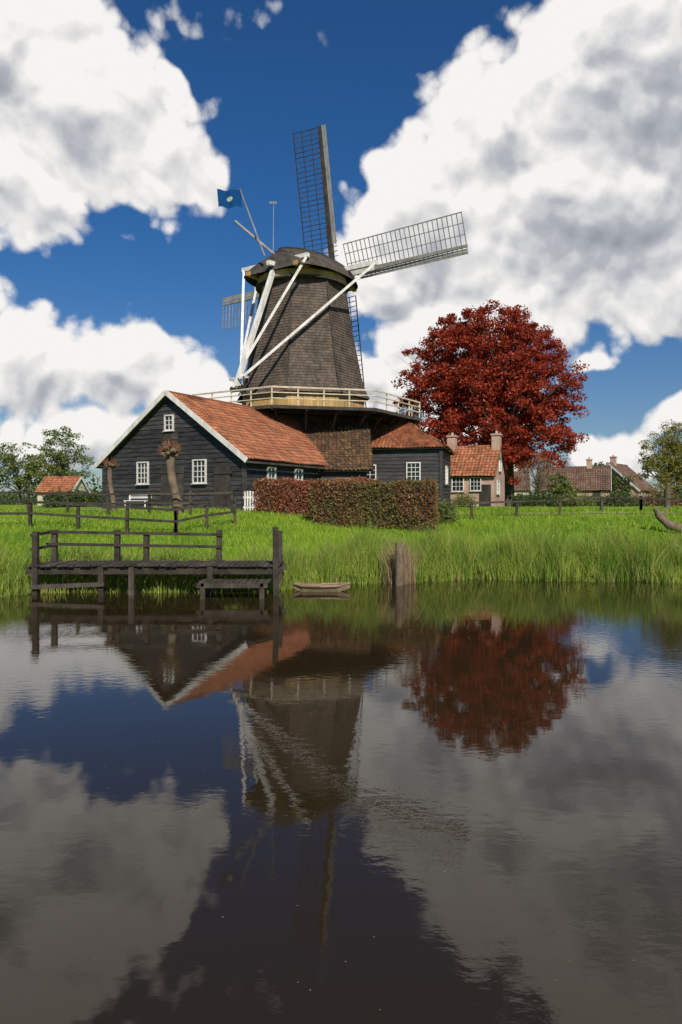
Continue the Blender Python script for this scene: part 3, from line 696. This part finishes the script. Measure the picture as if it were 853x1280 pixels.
n=800; a=rng.uniform(0,6.28,n); rr=rng.uniform(0,.5,n); x=1.8+np.cos(a)*rr; y=21.9+np.sin(a)*rr*.8
blades('dry_reed_clump',x,y,gz(x,y),rng.uniform(.5,1.6,n),rng.uniform(.005,.01,n),rng.uniform(.1,.5,n),M_straw)
# punt
mb=MB(); bcx,bcy=-.55,19.9; secs=[(-.75,.1,.10),(-.5,.3,.02),(0,.36,0),(.45,.32,.02),(.8,.06,.12)]
ring=[]
for s,wd,zb in secs:
    ring.append([V((bcx+s,bcy-wd,.16+zb*.5)),V((bcx+s,bcy-wd*.75,-.04+zb)),V((bcx+s,bcy+wd*.75,-.04+zb)),V((bcx+s,bcy+wd,.16+zb*.5))])
for a_,b_ in zip(ring[:-1],ring[1:]):
    for k in range(3): mb.face([a_[k],b_[k],b_[k+1],a_[k+1]])
    mb.beam(a_[0],b_[0],.04,.04); mb.beam(a_[3],b_[3],.04,.04)
    mb.face([a_[0]-UP*.05,b_[0]-UP*.05,b_[3]-UP*.05,a_[3]-UP*.05])
mb.obj('wooden_punt',[wood('pale_boat_wood',(.3,.22,.13),(.2,.15,.09),.7)])
# path
mb=MB(); pv=[]
xsP=np.linspace(-30,30,120)
for x_ in xsP:
    yc=36.2-.09*(x_+5)+.4*math.sin(x_*.2); pv.append((x_,yc))
for (xa,ya_),(xb,yb_) in zip(pv[:-1],pv[1:]):
    for s in range(4):
        q=[(xa,ya_-.6+.3*s),(xb,yb_-.6+.3*s),(xb,yb_-.3+.3*s),(xa,ya_-.3+.3*s)]
        mb.face([(px_,py_,float(gz(px_,py_))+.03) for px_,py_ in q])
mb.obj('sand_path',[wood('sand',(.3,.25,.17),(.22,.18,.12),.95,(1,1,1),2,.5,.0)])
# floating debris
n=420; x=rng.uniform(-7,7,n); y=rng.uniform(3.2,20,n); x*=np.interp(y,[3,20],[.35,1.3])
C=np.stack([x,y,np.full(n,.005)],1); s=rng.uniform(.003,.011,n)*np.interp(y,[3,10],[.6,1])
a=rng.uniform(0,6.28,n); u=np.stack([np.cos(a),np.sin(a),0*a],1)*s[:,None]; v=np.stack([-np.sin(a),np.cos(a),0*a],1)*s[:,None]*.5
np_mesh('floating_leaves',np.stack([C-u,C-v,C+u,C+v],1).reshape(-1,3),np.arange(n*4).reshape(n,4),M_straw)

# ------------------------------------------------------------------ world : Nishita + cumulus
SUN=V((.22,-.85,.0)).normalized(); el=math.radians(40)
sund=V((SUN.x*math.cos(el),SUN.y*math.cos(el),math.sin(el)))
wd=bpy.data.worlds.new('World'); scene.world=wd; wd.use_nodes=True; nt=wd.node_tree
for n_ in list(nt.nodes): nt.nodes.remove(n_)
def clouds_group(nm,det):
    g=bpy.data.node_groups.new(nm,'ShaderNodeTree')
    g.interface.new_socket('Vector',in_out='INPUT',socket_type='NodeSocketVector'); g.interface.new_socket('Density',in_out='OUTPUT',socket_type='NodeSocketFloat'); g.interface.new_socket('Mass',in_out='OUTPUT',socket_type='NodeSocketFloat')
    gi=g.nodes.new('NodeGroupInput'); go=g.nodes.new('NodeGroupOutput'); vec=gi.outputs[0]
    wn=noise_(g,vec,5,2,.5)
    s2=N(g,'ShaderNodeVectorMath',operation='MULTIPLY_ADD'); s2.inputs[1].default_value=(.12,.12,.12); s2.inputs[2].default_value=(-.06,-.06,-.06); g.links.new(wn.outputs['Color'],s2.inputs[0])
    s3=N(g,'ShaderNodeVectorMath',operation='ADD'); g.links.new(vec,s3.inputs[0]); g.links.new(s2.outputs[0],s3.inputs[1]); wv_=s3.outputs[0]
    # (tan bearing, tan elevation, half-width, half-height, weight)
    B=[(-.47,.60,.16,.14,1.2),(-.36,.52,.16,.11,1.2),(-.25,.50,.10,.07,1.0),(-.46,.43,.13,.08,1.1),
       (-.22,.69,.10,.03,.3),(-.13,.66,.05,.03,.3),(.01,.57,.05,.035,.3),(-.33,.36,.03,.02,.5),
       (-.45,.20,.13,.09,1.2),(-.30,.19,.12,.085,1.2),(-.22,.13,.10,.06,1.1),(-.36,.10,.25,.06,1),
       (.46,.60,.24,.24,1.6),(.24,.50,.14,.13,1.3),(.13,.38,.15,.14,1.4),(.36,.38,.26,.17,1.7),(.06,.31,.09,.10,1.1),(.48,.31,.16,.09,1.2),(.14,.24,.14,.12,1.3),(.05,.17,.09,.07,1.0),
       (.34,.188,.07,.02,.6),(.49,.145,.05,.05,.8),(.37,.085,.10,.05,.9),(.2,.10,.14,.07,.8),(-.1,.07,.25,.05,.6)]
    acc=None
    for tx,tz_,rx,rz,wt in B:
        c_=V((tx,1,tz_)).normalized()
        m_=N(g,'ShaderNodeVectorMath',operation='MULTIPLY_ADD'); sc_=(1/rx,.7/rx,1/rz); m_.inputs[1].default_value=sc_; m_.inputs[2].default_value=(-c_.x*sc_[0],-c_.y*sc_[1],-c_.z*sc_[2]); g.links.new(wv_,m_.inputs[0])
        l_=N(g,'ShaderNodeVectorMath',operation='LENGTH'); g.links.new(m_.outputs[0],l_.inputs[0])
        v_=math_(g,'MULTIPLY_ADD',l_.outputs['Value'],-wt*.8,wt*.8)
        acc=v_ if acc is None else math_(g,'SMOOTH_MAX',acc,v_,.15)
    acc=math_(g,'MAXIMUM',acc,-.42)
    f=noise_(g,vec,8.5,det,.55)
    o=math_(g,'ADD',acc,math_(g,'MULTIPLY_ADD',f.outputs[0],1.15,-.62))
    # rounded billows: inverted cell distance (cauliflower tops)
    vo=N(g,'ShaderNodeTexVoronoi'); vo.feature='F1'; vo.inputs['Scale'].default_value=22; vo.inputs['Detail'].default_value=1; vo.inputs['Roughness'].default_value=.55; g.links.new(wv_,vo.inputs['Vector'])
    o=math_(g,'ADD',o,math_(g,'MULTIPLY_ADD',vo.outputs['Distance'],-.34,.17))
    g.links.new(o,go.inputs[0]); g.links.new(acc,go.inputs[1]); return g
G=clouds_group('cumulus_density',9)
tc=N(nt,'ShaderNodeTexCoord')
gr0=nt.nodes.new('ShaderNodeGroup'); gr0.node_tree=G; nt.links.new(tc.outputs['Generated'],gr0.inputs[0]); d0=gr0.outputs[0]
a_=N(nt,'ShaderNodeVectorMath',operation='ADD'); a_.inputs[1].default_value=(-.006,0,.018); nt.links.new(tc.outputs['Generated'],a_.inputs[0])
gr1=nt.nodes.new('ShaderNodeGroup'); gr1.node_tree=G; nt.links.new(a_.outputs[0],gr1.inputs[0]); d1=gr1.outputs[0]
mass=gr1.outputs[1]
cover=maprange(nt,d0,.0,.20)
lit=math_(nt,'SUBTRACT',d0,d1)
thick=math_(nt,'ADD',maprange(nt,mass,.45,1.15,0,.34),maprange(nt,d1,.45,1.4,0,.08))
sh=math_(nt,'SUBTRACT',math_(nt,'MULTIPLY_ADD',lit,.95,.92),thick,clamp=True)
ccol=N(nt,'ShaderNodeValToRGB'); cr=ccol.color_ramp; cr.elements[0].position=.1; cr.elements[0].color=(.30,.33,.38,1); cr.elements[1].position=.92; cr.elements[1].color=(1.05,1.03,1.0,1)
e2=cr.elements.new(.5); e2.color=(.52,.54,.59,1)
nt.links.new(sh,ccol.inputs[0])
sky=N(nt,'ShaderNodeTexSky'); sky.sky_type='NISHITA'; sky.sun_disc=False; sky.sun_elevation=el; sky.sun_rotation=math.atan2(SUN.x,SUN.y); sky.air_density=1.0; sky.dust_density=.4; sky.ozone_density=3.0
spz=N(nt,'ShaderNodeSeparateXYZ'); nt.links.new(tc.outputs['Generated'],spz.inputs[0])
filt=mixcol(nt,maprange(nt,spz.outputs[2],0,.38),(.62,.70,.80),(.26,.64,1.0))   # hazier, paler air towards the horizon
tint=mixcol(nt,1.0,sky.outputs[0],filt,'MULTIPLY')
b1=N(nt,'ShaderNodeBackground'); nt.links.new(tint,b1.inputs[0]); b1.inputs[1].default_value=.08
b2=N(nt,'ShaderNodeBackground'); nt.links.new(ccol.outputs[0],b2.inputs[0]); b2.inputs[1].default_value=.88
mx=N(nt,'ShaderNodeMixShader'); nt.links.new(cover,mx.inputs[0]); nt.links.new(b1.outputs[0],mx.inputs[1]); nt.links.new(b2.outputs[0],mx.inputs[2])
ow=N(nt,'ShaderNodeOutputWorld'); nt.links.new(mx.outputs[0],ow.inputs[0])

sl_=bpy.data.lights.new('sun','SUN'); sl_.energy=5.0; sl_.angle=math.radians(.5); sl_.color=(1,.92,.80)
so=link(bpy.data.objects.new('sun',sl_)); so.rotation_euler=sund.to_track_quat('Z','Y').to_euler()

cam=bpy.data.cameras.new('camera'); cam.sensor_fit='VERTICAL'; cam.sensor_height=36; cam.lens=25.3; cam.shift_y=-10/1280; cam.clip_end=6000
co=link(bpy.data.objects.new('camera',cam)); co.location=(0,0,2.4); co.rotation_euler=(math.radians(90),0,0)
scene.camera=co
scene.view_settings.view_transform='Standard'; scene.view_settings.look='None'; scene.view_settings.exposure=0
